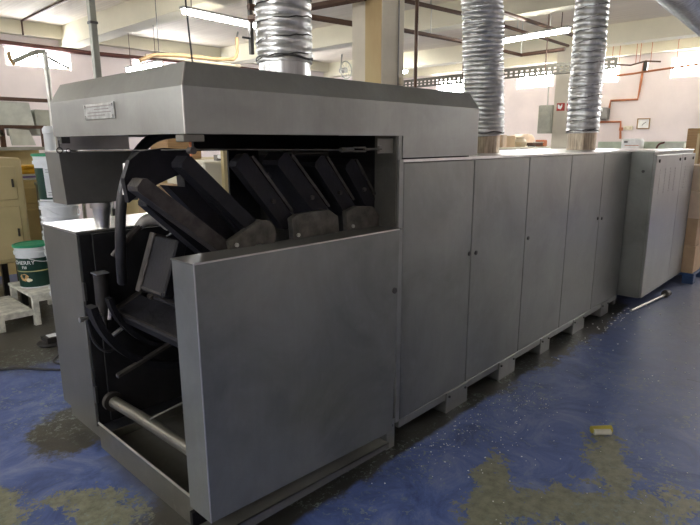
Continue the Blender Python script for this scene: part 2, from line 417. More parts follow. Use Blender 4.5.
# hood: chamfered shell
hw, hz0, hz1, hz2, bx2, HL, HY = .004, 1.718, 1.88, 1.966, .042, 1.964, 1.244
h = MB()
h.quad((0, 0, hz0), (1.235, 0, hz0), (1.235, 0, hz1), (0, 0, hz1))
h.quad((1.235, 0, 1.607), (HL, 0, 1.607), (HL, 0, hz1), (1.235, 0, hz1))
h.quad((0, HY, hz0), (1.235, HY, hz0), (1.235, HY, hz1), (0, HY, hz1))
h.quad((1.235, HY, 1.607), (HL, HY, 1.607), (HL, HY, hz1), (1.235, HY, hz1))
h.quad((0, 0, hz1), (HL, 0, hz1), (HL-bx2, bx2, hz2), (bx2, bx2, hz2))
h.quad((0, HY, hz1), (HL, HY, hz1), (HL-bx2, HY-bx2, hz2), (bx2, HY-bx2, hz2))
h.quad((HL, 0, hz1), (HL, HY, hz1), (HL-bx2, HY-bx2, hz2), (HL-bx2, bx2, hz2))
h.quad((HL, 0, 1.607), (HL, HY, 1.607), (HL, HY, hz1), (HL, 0, hz1))
h.quad((bx2, bx2, hz2), (HL-bx2, bx2, hz2), (HL-bx2, HY-bx2, hz2), (bx2, HY-bx2, hz2))
h.quad((0, 0, hz0), (0, HY, hz0), (0, HY, hz1), (0, 0, hz1))
h.quad((0, 0, hz1), (0, HY, hz1), (bx2, HY-bx2, hz2), (bx2, bx2, hz2))
bmesh.ops.remove_doubles(h.bm, verts=h.bm.verts, dist=1e-5)
hood = h.build('hood', M['steel_hood'], ov)
md = hood.modifiers.new('thickness', 'SOLIDIFY'); md.thickness = .004; md.offset = -1
MB().tube([(0, -.001, hz0), (0, -.001, hz1), (bx2, bx2-.001, hz2)], .0035, 6).build('corner_seam', M['steel_bright'], hood)
MB().box(.006, HL-.006, .006, HY-.006, 1.735, 1.74).build('inner_ceiling', M['black'], hood)
MB().box(.01, .38, HY-.012, HY-.004, 1.652, 1.735).build('rear_lip', M['steel_bright'], hood)
MB().box(.70, 1.89, 1.10, 1.13, 1.64, 1.735).build('chain_guard', M['black'], hood)
MB().box(-.01, .075, -.004, .05, 1.69, 1.716, .003).build('corner_bracket', M['steel_pan'], hood)
np_ = MB().box(-.006, -.001, .53, .83, 1.787, 1.853, .001).build('nameplate', M['nameplate'], hood)
g = MB()
for q, (yy0, yy1) in enumerate(((.56, .79), (.58, .72), (.56, .79), (.62, .79))): g.box(-.0075, -.006, yy0, yy1, 1.838-q*.0125, 1.842-q*.0125)
g.build('engraving', M['grey_plastic'], np_)
for (yy, zz) in ((.545, 1.842), (.545, 1.798), (.815, 1.842), (.815, 1.798)):
    MB().cyl((-.010, yy, zz), (-.005, yy, zz), .006, n=10).build('rivet', M['steel_bright'], np_)
# black back of the open end; grease and shade both in its colour
MB().box(1.0, 1.235, 1.20, 1.215, .14, 1.735).build('rear_panel', M['black'], ov)
MB().box(.63, 1.0, 1.20, 1.215, .14, 1.27).build('rear_panel', M['black'], ov)
MB().box(.12, .63, 1.195, 1.21, .14, 1.215).build('rear_panel', M['black'], ov)
# front panel that closes the lower half of the open end
fp = MB(); P = [(-.029, 1.26), (1.155, 1.252), (1.118, .142), (-.025, .205)]
fp.prism(P, -.05, -.044)
fp.prism([(-.029, 1.26), (-.023, 1.26), (-.019, .205), (-.025, .205)], -.044, .105)
pan = fp.build('front_panel', M['steel'], ov)
MB().prism([(-.029, 1.256), (1.19, 1.248), (1.19, 1.254), (-.029, 1.262)], -.044, .115).build('top_flange', M['steel_dull'], pan)
MB().tube([(-.029, -.048, 1.261), (1.155, -.048, 1.253)], .004, 6).build('top_edge', M['steel_bright'], pan)
MB().tube([(-.028, -.049, 1.261), (-.024, -.049, .206)], .003, 6).build('side_edge', M['steel_bright'], pan)
MB().cyl((1.118, -.057, .937), (1.118, -.048, .937), .016).build('lock', M['wire'], pan)
# base frame: rails and feet
MB().box(1.245, L, .004, .03, .086, .134, .002).build('base_rail', M['steel_hood'], ov)
for (a, b, zz) in ((1.125, 1.195, .17), (1.716, 1.965, .136), (2.39, 2.635, .136), (3.07, 3.24, .136), (3.73, 3.99, .136), (4.42, 4.62, .136)):
    f = MB().box(a, b, -.006, .0, .0, zz, .001); f.box(a, a+.006, .0, .13, 0, zz-.055); f.box(a, b, .0, .16, .0, .008)
    ft = f.build('foot', M['steel_hood'], ov)
    for xx in (a+.03, b-.03): MB().cyl((xx, -.014, zz-.03), (xx, -.006, zz-.03), .008, n=8).build('bolt', M['wire'], ft)
rl = MB(); rl.prism([(-.06, .155), (1.06, .10), (1.06, .106), (-.06, .161)], -.075, .03)
rl.prism([(-.06, .11), (1.06, .075), (1.06, .106), (-.06, .161)], -.075, -.07)
rl.build('front_rail', M['steel_dull'], ov)
MB().box(.0, .06, -.045, .03, 0, .11, .002).build('foot', M['steel_dull'], ov)
MB().box(0, 1.2, .14, .16, .0, .14).build('gap_shade', M['black'], ov)  # black sheets painting the shade in the gap under the oven
MB().box(1.26, 4.8, .17, .19, .0, .13).build('gap_shade', M['black'], ov)
# drip pan across the open end
dp = MB(); dp.box(.05, .056, .17, 1.20, 0, .15); dp.box(.056, .62, .17, 1.19, .02, .03)
dp.box(.62, .63, .17, 1.19, .0, .05); dp.box(.056, .62, 1.18, 1.19, .03, .08)
pn = dp.build('drip_pan', M['steel_pan'], ov)
MB().tube([(.05, .17, .15), (.05, 1.20, .15)], .006, 6).build('rim', M['steel_bright'], pn)
# rail hoop and roller
def arc(cx, cz, r, a0, a1, n_=26): return [(cx+r*math.cos(math.radians(a0+(a1-a0)*i/n_)), cz+r*math.sin(math.radians(a0+(a1-a0)*i/n_))) for i in range(n_+1)]
def hoop(r0, r1, y0, y1, a0, a1):
    return MB().prism(arc(.55, .97, r0, a0, a1)+arc(.55, .97, r1, a1, a0), y0, y1)
hoop(.53, .565, .99, 1.07, 190, 285).build('guide_hoop', M['iron'], ov)
hoop(.43, .455, 1.03, 1.08, 190, 280).build('guide_hoop', M['iron'], ov)
MB().cyl((.55, .12, .97), (.55, 1.19, .97), .045).build('drum_shaft', M['iron_edge'], ov)
w = MB().cyl((.55, 1.0, .97), (.55, 1.03, .97), .24, n=40); w.build('drum_wheel', M['iron'], ov)
MB().tube([(.13, 1.18, .262), (.14, .9, .268), (.15, .17, .282)], .031, 18).build('roller', M['steel_pan'], ov)
MB().cyl((.13, 1.16, .262), (.13, 1.19, .262), .055).build('roller_boss', M['iron_edge'], ov)
MB().tube([(.029, .52, .43), (.217, .5, .465), (.6, .45, .53)], .004, 6).build('rod', M['silver_pipe'], ov)
MB().prism([(.09, .475), (.50, .60), (.50, .618), (.09, .493)], .97, 1.0).build('brace', M['iron_edge'], ov)
# pneumatic cylinder at the back left
cy = MB().cyl((.12, 1.15, .80), (.12, 1.15, 1.01), .036, n=18).cyl((.12, 1.15, .70), (.12, 1.15, .80), .014, n=12)
ac = cy.build('air_cylinder', M['black_paint'], ov, True)
MB().box(.085, .155, 1.115, 1.185, 1.01, 1.016).build('end_plate', M['steel_bright'], ac)
MB().cyl((-.01, 1.12, .79), (.10, 1.14, .79), .009, n=10).cyl((-.02, 1.12, .79), (0, 1.12, .79), .015, n=8).build('fitting', M['steel_bright'], ac, True)
MB().cyl((.13, 1.11, .76), (.14, 1.11, .82), .012, n=8).build('fitting', M['steel_bright'], ac)
MB().cyl((.135, 1.10, .67), (.19, 1.10, .70), .012, n=8).build('fitting', M['steel_bright'], ac)
MB().tube([(.02, 1.12, .78), (.03, 1.11, .66), (.09, 1.09, .58), (.16, 1.10, .60)], .007, 8, 2).build('air_hose', M['black_rubber'], ac, True)
# lever with pale end knob
lv = MB().tube([(.12, .96, 1.13), (.17, .93, 1.20), (.27, .9, 1.30)], .018, 8).build('lever', M['iron_edge'], ov)
MB().tube([(.235, .92, 1.262), (.27, .9, 1.305), (.31, .89, 1.31), (.355, .88, 1.292), (.385, .87, 1.25)], lambda t: .018+.012*math.sin(t*PI), 12, 1).build('grip', M['rag'], lv, True)
# black hose hanging down the opening
MB().tube([(.52, .9, 1.735), (.44, .9, 1.735), (.34, .9, 1.712), (.25, .9, 1.63), (.19, .9, 1.52), (.155, .9, 1.40), (.135, .9, 1.22), (.14, .93, 1.08), (.17, 1.0, .98)], .026, 12, 2).build('hose', M['black_rubber'], ov, True)
MB().cyl((.185, .885, 1.59), (.165, .88, 1.44), .009, n=8).build('cable_tie', M['steel_bright'], ov)
# carriage plates turning round the drum: near frame
A = thing  # parts only below
f = MB(); f.bar((-.12, 1.548), (.255, 1.238), .12, .20, .058); f.build('baking_plate_bar', M['iron_edge'], ov)
f = MB(); f.bar((.062, 1.625), (.405, 1.30), .12, .20, .058); f.build('baking_plate_bar', M['iron'], ov)
MB().prism([(-.103, 1.625), (-.06, 1.655), (.04, 1.668), (.165, 1.658), (.118, 1.573), (.025, 1.542), (-.067, 1.505), (-.12, 1.47), (-.13, 1.56)], .22, .25).build('frame_head', M['iron'], ov)
MB().prism([(.112, 1.581), (.15, 1.62), (.46, 1.30), (.306, 1.236), (.037, 1.525), (.115, 1.515)], .22, .28).build('frame_web', M['iron'], ov)
f = MB(); f.bar((.06, 1.455), (.345, 1.18), .42, .50, .055); f.build('baking_plate_bar', M['iron'], ov)
f = MB(); f.bar((.13, 1.56), (.38, 1.28), .18, .22, .035); f.build('tie_bar', M['iron'], ov)
def bracket(pts, x):
    o = MB().prism(pts, .10, .13).build('link_bracket', M['iron_bracket'], ov)
    MB().cyl((x, .093, 1.275), (x, .10, 1.275), .009, n=10).build('pin', M['silver_pipe'], o)
bracket([(.225, 1.292), (.392, 1.366), (.446, 1.355), (.475, 1.30), (.46, 1.235), (.415, 1.24), (.38, 1.27), (.30, 1.235), (.235, 1.235)], .262)
# upper run: pairs of leaning plates with their link brackets
for i, (xa, za, xb, zb) in enumerate(((.335, 1.625, .60, 1.315), (.555, 1.625, .84, 1.315), (.78, 1.61, 1.01, 1.34), (.99, 1.59, 1.17, 1.36))):
    y1 = (.20, .26, .40, .60)[i]
    f = MB(); f.bar((xa, za), (xb, zb), .15, y1, .078)
    pl = f.build('baking_plate', M['iron'], ov)
    d = (Vector((xb, zb))-Vector((xa, za))); nrm = Vector((-d.y, d.x)).normalized()*-.05
    e = MB(); e.bar((xa+d.x*.08+nrm.x*-1, za+d.y*.08+nrm.y*-1), (xb-d.x*.1+nrm.x*-1, zb-d.y*.1+nrm.y*-1), .145, .165, .014)
    e.build('worn_edge', M['iron_edge'], pl)
    for t in (.62,):
        s_ = MB(); p = Vector((xa, za))+d*t; s_.cyl((p.x, .138, p.y), (p.x, .15, p.y), .011, n=8); s_.build('stud', M['iron_edge'], pl)
for pts, x in (([(.565, 1.352), (.60, 1.368), (.80, 1.372), (.86, 1.335), (.87, 1.235), (.80, 1.228), (.62, 1.235), (.575, 1.235)], .60),
               ([(.92, 1.352), (1.0, 1.372), (1.12, 1.36), (1.17, 1.31), (1.17, 1.25), (.96, 1.235), (.93, 1.235)], .965)):
    bracket(pts, x)
f = MB(); f.bar((.70, 1.55), (.93, 1.28), .3, .42, .06); f.build('baking_plate', M['iron'], ov)
# plates hanging on the far side of the drum, lower left
for (px, pz, ang, y0, y1) in ((.25, .80, 66, .35, 1.14), (.40, .88, 66, .35, 1.0), (.235, 1.10, 20, .56, .80)):
    m_ = Matrix.Translation((px, 0, pz)) @ Matrix.Rotation(math.radians(ang), 4, 'Y')
    hh = .14 if ang < 30 else .085
    pl = MB().box(-.03, .03, y0, y1, -hh, hh, .008, m_).build('baking_plate', M['iron'], ov)
    MB().box(-.034, -.03, y0+.02, y1-.02, -hh+.01, -hh+.02, 0, m_).build('worn_edge', M['iron_edge'], pl)
    MB().box(-.040, .034, y1-.03, y1+.015, -hh-.01, hh+.01, .004, m_).build('end_cap', M['iron_edge'], pl)

# ------------------------------------------------------------------ wire rope under the hood
wr = thing('wire_rope', 'thin wire rope with turnbuckle strung across the open oven end', 'cable', (.5, .05, 1.6))
MB().tube([(.06, 1.13, 1.648), (.02, .12, 1.662), (.035, .02, 1.664), (.80, .02, 1.653)], .0026, 6).build('rope', M['iron_bracket'], wr)
MB().lathe((0, 0, 0), [(.012, -.008), (.024, -.008), (.018, 0), (.024, .008), (.012, .008)], 20).build('x', M['iron'], wr)
bpy.data.objects.remove(wr.children[-1])
MB().cyl((.03, .0, 1.66), (.03, .03, 1.66), .013, n=18).build('pulley', M['iron_edge'], wr)
MB().tube([(.03, .02, 1.69), (.03, .02, 1.64)], .005, 6).build('pulley_hanger', M['copper'], wr)
t = MB().tube([(.80, .02, 1.653), (.86, .02, 1.653)], .012, 8).tube([(.88, .02, 1.662), (.97, .02, 1.662)], .005, 6).tube([(.88, .02, 1.645), (.97, .02, 1.645)], .005, 6)
t.tube([(.86, .02, 1.653), (.88, .02, 1.653)], .012, 8).tube([(.96, .02, 1.653), (1.0, .02, 1.654), (1.09, .022, 1.655)], .006, 8)
t.build('turnbuckle', M['iron_bracket'], wr)
def ringpts(c, r, ax, n_=16): return [(c[0]+r*math.cos(2*PI*i/n_), c[1], c[2]+r*math.sin(2*PI*i/n_)) for i in range(n_+1)]
MB().tube(ringpts((-.02, 1.13, 1.652), .013, 'y'), .003, 6).tube([(-.02, 1.13, 1.664), (-.02, 1.13, 1.70)], .003, 6).build('eye_hook', M['wire'], wr)
MB().tube(ringpts((.02, 1.13, 1.650), .010, 'y'), .003, 6).tube([(.03, 1.13, 1.65), (.065, 1.13, 1.648)], .005, 6).build('shackle', M['wire'], wr)
MB().box(-.01, .03, 1.12, 1.15, 1.685, 1.716).build('anchor_block', M['wire'], wr)

# ------------------------------------------------------------------ feed cabinet at the back left with its head box
fc = thing('feed_cabinet', 'low steel cabinet standing behind the open oven end under a box head', 'cabinet', (.5, 1.5, 0))
MB().box(.06, .98, 1.26, 1.755, .10, 1.215, .002).build('casing', M['steel_dull'], fc)
MB().box(.055, .98, 1.255, 1.76, 1.215, 1.228, .002).build('top_plate', M['steel_bright'], fc)
MB().box(.07, .97, 1.245, 1.26, .11, 1.21).build('front_door', M['black'], fc)  # dark front: its grease and the shade on it share one black
MB().box(.09, .95, 1.30, 1.73, 0, .10).build('plinth', M['steel_dull'], fc)
MB().box(.062, .075, 1.235, 1.26, .85, .95).build('hinge', M['wire'], fc)
MB().box(.062, .075, 1.235, 1.26, .25, .35).build('hinge', M['wire'], fc)
sh = MB().cyl((.225, 1.30, 1.228), (.225, 1.30, 1.37), .038, .052, 24).cyl((.225, 1.30, 1.34), (.225, 1.30, 1.37), .06, n=24).build('shaft', M['steel_bright'], fc, True)
MB().cyl((.275, 1.28, 1.31), (.30, 1.27, 1.31), .02, n=12).build('clamp', M['wire'], sh)
hb = MB(); hb.prism([(.022, 1.644), (.44, 1.640), (.42, 1.37), (.035, 1.372)], 1.265, 1.46)
hb.bm.verts.ensure_lookup_table()
hb.build('head_box', M['steel_dull'], fc)
MB().box(.018, .445, 1.262, 1.463, 1.64, 1.648).build('head_lid', M['steel_bright'], fc)

# ------------------------------------------------------------------ control cabinet at the far end
cc = thing('control_cabinet', 'tall grey steel control cabinet jutting out at the far end of the oven', 'cabinet', (5.6, .4, 0))
MB().box(L+.004, 6.425, -.20, 1.24, .13, 1.585, .003).build('casing', M['steel'], cc)
MB().box(L+.002, 6.43, -.205, 1.245, 1.585, 1.60, .003).build('top_plate', M['steel_bright'], cc)
for a, b in ((L+.008, 5.85), (5.856, 6.42)):
    d = MB().box(a, b, -.226, -.20, .135, 1.555, .003).build('door', M['steel_hood'], cc)
    for q in range(4):
        x = a+.16+q*(b-a-.3)/3.6
        v = MB().box(x, x+.07, -.2265, -.226, 1.17, 1.42)
        for j in range(9): v.box(x, x+.07, -.229, -.2265, 1.18+j*.028, 1.192+j*.028)
        v.build('vent_louvre', M['steel_hood'], d)
    for lx in (a+.10, b-.10): MB().cyl((lx, -.235, 1.50), (lx, -.226, 1.50), .016).build('lock', M['wire'], d)
MB().cyl((L-.004, -.12, 1.40), (L+.004, -.12, 1.40), .014).build('side_lock', M['wire'], cc)
for x in (4.95, 6.3):
    for y in (.05, 1.1): MB().box(x, x+.06, y, y+.06, 0, .13).build('leg', M['steel_dull'], cc)

# ------------------------------------------------------------------ exhaust ducts
def duct(name_label, path, r, pitch, collar, mcollar, zc0, zc1, wire=True, crush=.02, seedv=1, wr_turns=7):
    rnd = random.Random(seedv)
    base = Vector(path[0]); d = thing('exhaust_duct', name_label, 'duct', (base.x, base.y, zc0))
    if collar: MB().cyl((base.x, base.y, zc0), (base.x, base.y, zc1), collar, n=32).build('collar', mcollar, d, True)
    pts = [Vector(p) for p in path]
    for _ in range(2):
        q = [pts[0]]
        for a, b in zip(pts, pts[1:]): q += [a*.75+b*.25, a*.25+b*.75]
        pts = q+[pts[-1]]
    # resample
    seg = [(b-a).length for a, b in zip(pts, pts[1:])]; tot = sum(seg); step = pitch/5; N = int(tot/step)
    mb = MB(); rings = []; ns = 36; up = Vector((0, 1, .05)).normalized(); i0 = 0; acc = 0; centers = []
    for i in range(N+1):
        s = tot*i/N
        while i0 < len(seg)-1 and acc+seg[i0] < s: acc += seg[i0]; i0 += 1
        p = pts[i0].lerp(pts[i0+1], (s-acc)/seg[i0]); t = (pts[i0+1]-pts[i0]).normalized()
        u = (up-t*up.dot(t)).normalized(); w_ = t.cross(u); up = u; centers.append((p, u, w_))
        row = []
        for k_ in range(ns):
            a = 2*PI*k_/ns; ph = (s/pitch+k_/ns) % 1
            rr_ = r*(.985+.075*abs(math.sin(PI*ph))**.6)
            rr_ *= 1+crush*(.5*math.sin(a*3+s*9+seedv)+.5*math.sin(a*5-s*17+2*seedv))+rnd.uniform(-1, 1)*crush*.35
            row.append(mb.bm.verts.new(p+(u*math.cos(a)+w_*math.sin(a))*rr_))
        rings.append(row)
    for A_, B_ in zip(rings, rings[1:]):
        for k_ in range(ns): mb.bm.faces.new((A_[k_], A_[(k_+1) % ns], B_[(k_+1) % ns], B_[k_]))
    mb.bm.faces.new(rings[0][::-1]); mb.bm.faces.new(rings[-1])
    mb.build('flexible_duct', M['galv'], d, True)
    if wire:
        tt = []
        turns = tot*wr_turns
        for j in range(int(turns*24)):
            f_ = j/(turns*24); c_, u, w_ = centers[int(f_*N)]; a = j/24*2*PI
            tt.append(c_+(u*math.cos(a)+w_*math.sin(a))*r*1.052)
        MB().tube(tt, .0035, 5).build('binding_wire', M['wire'], d)
    if not collar: return d
    cp = [Vector((base.x+r*1.05*math.cos(2*PI*i/30), base.y+r*1.05*math.sin(2*PI*i/30), path[0][2]+.02+.006*math.sin(i))) for i in range(31)]
    MB().tube(cp, .006, 6).build('clamp_band', M['wire'], d)
    return d
duct('wide silver flexible duct wired round, on the oven hood', [(1.04, .68, 2.11), (1.04, .68, 2.6), (1.03, .68, 3.2), (1.03, .68, 4.0)], .145, .05, .140, M['collar_clean'], 1.967, 2.13, True, .010, 1, 11)
duct('crumpled silver flexible duct just past the right end of the hood', [(3.07, .6, 1.74), (3.04, .6, 2.1), (2.965, .6, 2.6), (2.90, .6, 3.2), (2.90, .6, 4.0)], .150, .034, .13, M['collar'], 1.60, 1.76, False, .035, 2)
duct('third silver flexible duct from the left, near the control cabinet', [(5.14, .6, 1.78), (5.12, .6, 2.2), (5.13, .6, 2.8), (5.10, .6, 3.3), (5.08, .6, 4.0)], .158, .06, .148, M['collar'], 1.60, 1.80, True, .02, 3, 9)
# slanting duct at the upper right
sd = duct('large silver duct running overhead into the upper right corner', [(2.7, -.3, 4.0), (3.0, -.3, 3.3), (3.7, -.3, 3.04), (5.6, -.3, 2.95), (9, -.3, 2.75), (14.15, -.3, 2.7)], .17, .06, 0, None, 3.9, 3.9, False, .01, 5)

# ------------------------------------------------------------------ lamps, rods, pipes and trays under the ceiling
def tube_lamp(label, a, b, rods=True):
    a, b = Vector(a), Vector(b); o = thing('tube_light', label, 'lamp', tuple(a), group='hanging tube lights')
    d = (b-a).normalized(); n_ = Vector((-d.y, d.x, 0))
    MB().prism([(-.05, .03), (.05, .03), (.06, 0), (-.06, 0)], 0, (b-a).length, 'y', Matrix.Translation(a) @ Matrix.Rotation(math.atan2(d.y, d.x)-PI/2, 4, 'Z')).build('housing', M['fixture'], o)
    MB().tube([a+d*.02-Vector((0, 0, .032)), b-d*.02-Vector((0, 0, .032))], .034, 14).build('tube', M['tube_glow'], o, True)
    for p in (a+d*.15, b-d*.15): MB().tube([p+Vector((0, 0, .03)), (p.x, p.y, H)], .006, 6).build('rod', M['brown_paint'], o)
    return o
tube_lamp('tube light hanging above the left half of the hood', (3.10, 5.14, 3.40), (4.55, 5.25, 3.40))
tube_lamp('tube light hanging between the two ducts right of the hood', (8.10, 3.35, 3.40), (7.90, 1.98, 3.40))
tube_lamp('tube light glowing low over the left back edge of the hood', (3.95, 8.57, 3.02), (3.91, 7.29, 3.02))
FILL_LAMPS = [((9.6, -2.6), (9.6, -1.3)), ((10.6, 7.2), (10.6, 8.6)), ((12.8, -3.2), (12.8, -1.9)),
         ((-3.2, 7.0), (-1.8, 7.0)), ((-3.9, -.4), (-3.9, .9))]  # extra lamps out of view, added for fill light
for i, (a, b) in enumerate(FILL_LAMPS):
    tube_lamp('unseen tube light added to brighten the room', (*a, 3.45), (*b, 3.45))

def pipe(name, label, cat, pts, r, m_, sm=0, extra=None, group=None, n_=10):
    o = MB().tube(pts, r, n_, sm).build(name, m_, None, True); return tag(o, label, cat, group)
pipe('red_pipe', 'dark red pipe crossing the left wall below the ceiling', 'pipe', [(-4.95, 10.85, 3.6), (2.55, 10.85, 3.585), (4.25, 10.85, 3.565), (6.9, 10.85, 3.60), (9, 10.85, 3.6)], .046, M['red_pipe'])
v = thing('standing_pipe', 'square grey post rising behind the left end of the hood', 'post', (.55, 1.95, 0))
MB().box(.535, .575, 1.94, 1.98, .0, 4.0, .003).build('post', M['grey_pipe'], v)
MB().box(.531, .579, 1.936, 1.984, 2.42, 2.435).build('clip', M['wire'], v)
pipe('ceiling_conduit', 'thin dark conduit along the ceiling at far left', 'pipe', [(2.9, 10.6, 3.72), (2.9, 10.6, 3.98), (2.86, 7, 3.98), (2.86, 2, 3.98)], .018, M['brown_paint'])
sf = thing('air_vent_stand', 'silver pipe stand with branching arms before the left window', 'pipe', (1.31, 5, 0))
MB().tube([(1.31, 5, 0), (1.31, 5, 2.66)], .028, 12).build('upright', M['silver_pipe'], sf, True)
MB().tube([(1.31, 5, 2.66), (1.20, 5, 2.64), (.98, 5, 2.52)], .024, 10, 1).build('arm', M['silver_pipe'], sf, True)
MB().tube([(1.31, 5, 2.62), (1.42, 5, 2.56), (1.54, 5, 2.51)], .015, 10, 1).build('arm', M['silver_pipe'], sf, True)
MB().tube([(.95, 5, 2.62), (.96, 5, 2.54), (1.0, 5, 2.50)], .022, 10, 1).build('nozzle', M['orange_pipe'], sf, True)
pipe('black_rod', 'thin black rod dropping from the end of the left tube light', 'rod', [(3.07, 5.03, 3.995), (3.11, 5.05, 3.42), (3.18, 5.05, 2.3)], .012, M['black_paint'])
br = thing('black_hanger', 'black square bar hanging left of the wired duct', 'hanger', (4.09, 5.0, 2.9))
MB().box(4.065, 4.12, 4.97, 5.02, 2.92, 4.0).build('bar', M['black_paint'], br)
MB().box(3.94, 4.07, 4.985, 5.005, 3.12, 3.145).build('arm', M['black_paint'], br)
bp_ = thing('ochre_pipe', 'ochre pipe with raised elbow running behind the hood top', 'pipe', (4, 6, 2.95))
MB().tube([(2.9, 6, 2.82), (3.2, 6, 2.95), (4.45, 6, 2.965), (4.57, 6, 3.06), (4.57, 6, 3.33)], .028, 10, 1).build('run', M['orange_pipe'], bp_, True)
MB().tube([(3.2, 6, 2.95), (3.2, 6, 4.0)], .006, 6).build('hanger', M['wire'], bp_)
MB().tube([(4.57, 6, 3.33), (4.60, 6, 3.42)], .016, 8).build('tip', M['wire'], bp_)
MB().tube([(3.0, 6.02, 2.90), (4.62, 6.02, 2.90)], .024, 10).build('lower_run', M['beige_pipe'], bp_, True)
pipe('brown_down_pipe', 'thin brown vertical pipe right of the large column', 'pipe', [(5.60, 3.2, 0), (5.60, 3.2, 4.0)], .026, M['brown_paint'])
# hanging steel rails
def rail(label, pts, r=.03, hang=()):
    o = thing('hanging_rail', label, 'rail', tuple(pts[0]))
    MB().tube(pts, r, 6).build('run', M['brown_paint'], o)
    for x, y, z in hang: MB().tube([(x, y, z), (x, y, H)], .008, 6).build('hanger', M['silver_pipe'], o)
rail('upper dark rail slanting behind the duct past the hood', [(3.99, 3.33, 3.60), (5.43, 3.33, 3.60), (6.78, 3.18, 3.60), (7.05, 2.69, 3.60), (10.39, 2.66, 3.60)], .034, [(6.01, 3.26, 3.60), (7.67, 2.69, 3.60), (8.73, 2.68, 3.60), (10.04, 2.67, 3.60)])
rail('lower dark rail that turns a corner left of the far column', [(5.0, 3.66, 3.3), (5.8, 3.62, 3.3), (7.33, 3.49, 3.3), (9.29, 3.48, 3.3), (9.2, 2.6, 3.3)], .035, [(6.45, 3.56, 3.3), (9.29, 3.48, 3.3)])
rail('short dark rail between column and wired duct, higher one', [(3.78, 4.6, 3.3), (3.88, 3.80, 3.3), (3.99, 2.97, 3.3), (4.02, 2.75, 3.3)], .045, [(3.9, 3.6, 3.3)])
rail('short dark rail between column and wired duct, lower one', [(3.2, 3.85, 3.24), (4.1, 3.73, 3.24), (4.85, 3.62, 3.24)], .04, [])
rail('middle dark rail behind the tube light between the ducts', [(7.19, 3.17, 3.53), (7.90, 3.17, 3.60), (10.75, 3.19, 3.60)], .031, [(8.50, 3.17, 3.60), (9.68, 3.18, 3.60)])
# perforated cable tray
ct = thing('cable_tray', 'perforated grey cable tray running behind the ducts', 'tray', (8.9, 4, 2.85))
def tray_m():
    m, nt, b = newmat('perforated_tray'); b.inputs['Metallic'].default_value = .5; b.inputs['Roughness'].default_value = .5
    b.inputs['Base Color'].default_value = (.10, .095, .075, 1); return m
tm = tray_m(); p0, p1 = Vector((9.25, 7.2)), Vector((8.85, 1.6)); dl = (p1-p0).length; dr = (p1-p0)/dl
t = MB(); ang = math.atan2(dr.y, dr.x); T = Matrix.Translation((p0.x, p0.y, 2.86)) @ Matrix.Rotation(ang, 4, 'Z')
# side wall as a ladder of bars leaves real holes
for z in (0, .058, .118, .145): t.box(0, dl, -.003, .003, z, z+.028, 0, T)
u = 0
while u < dl: t.box(u, u+.05, -.004, .004, 0, .165, 0, T); u += .11
t.box(0, dl, 0, .12, 0, .004, 0, T)
t.build('tray', tm, ct)
for u in (.9, 2.6, 4.4):
    p = p0+dr*u; MB().tube([(p.x, p.y, 2.86), (p.x, p.y, H)], .01, 6).build('hanger', M['brown_paint'], ct)
wf = thing('wall_fan', 'small wire wall fan left of the large column', 'fan', (10.25, 9.0, 3.3))
MB().tube([(10.25+.22*math.cos(a), 9.0, 3.58+.22*math.sin(a)) for a in [2*PI*i/24 for i in range(25)]], .018, 6).build('guard_ring', M['grey_pipe'], wf)
for q in range(4):
    a = PI*q/4; MB().tube([(10.25-.22*math.cos(a), 9.0, 3.58-.22*math.sin(a)), (10.25+.22*math.cos(a), 9.0, 3.58+.22*math.sin(a))], .006, 5).build('guard_bar', M['grey_pipe'], wf)
MB().cyl((10.25, 9.0, 3.58), (10.25, 9.2, 3.58), .07).build('motor', M['grey_plastic'], wf)
MB().tube([(10.25, 9.2, 3.58), (10.3, 9.2, 4.0)], .02, 8).build('mount', M['grey_plastic'], wf)

# ------------------------------------------------------------------ on the right wall
WX = X1-.002
cp_ = thing('copper_pipe_run', 'orange copper pipe stepping down the far wall to the meter', 'pipe', (WX, 3, 2.0))
MB().tube([(WX-.03, 2.72, 3.55), (WX-.03, 2.75, 3.1), (WX-.03, 2.78, 2.70), (WX-.03, 3.42, 2.70), (WX-.03, 3.44, 2.52)], .028, 8).build('upper_run', M['copper'], cp_)
MB().tube([(WX-.03, 3.70, 2.18), (WX-.03, 3.13, 2.17), (WX-.03, 3.10, 1.75)], .028, 8).build('lower_run', M['copper'], cp_)
MB().box(WX-.06, WX, 3.06, 3.14, 1.95, 2.03).build('valve', M['copper'], cp_)
mt = thing('gas_meter', 'small grey gas meter box between the copper pipes', 'meter', (WX, 3.55, 2.2))
MB().box(WX-.16, WX, 3.42, 3.70, 2.22, 2.54, .04, None, 2).build('case', M['grey_plastic'], mt)
MB().box(WX-.17, WX-.16, 3.55, 3.66, 2.44, 2.52).build('dial', M['print_white'], mt)
ck = thing('wall_clock', 'square framed clock on the bare far wall', 'clock', (WX, 2.58, 1.98))
MB().box(WX-.03, WX, 2.44, 2.74, 1.98, 2.24).build('face', M['print_white'], ck)
f = MB(); f.box(WX-.045, WX-.03, 2.44, 2.74, 1.98, 2.005).box(WX-.045, WX-.03, 2.44, 2.74, 2.215, 2.24).box(WX-.045, WX-.03, 2.44, 2.465, 2.005, 2.215).box(WX-.045, WX-.03, 2.715, 2.74, 2.005, 2.215)
f.build('frame', M['wood'], ck)
MB().tube([(WX-.036, 2.62, 2.07), (WX-.036, 2.59, 2.11), (WX-.036, 2.53, 2.15)], .008, 5).build('hands', M['wire'], ck)
sk = thing('wall_socket', 'pale double socket left of the clock', 'socket', (WX, 2.94, 1.96))
MB().box(WX-.03, WX, 2.83, 3.05, 1.96, 2.06, .01).build('plate', M['cream_light'], sk)
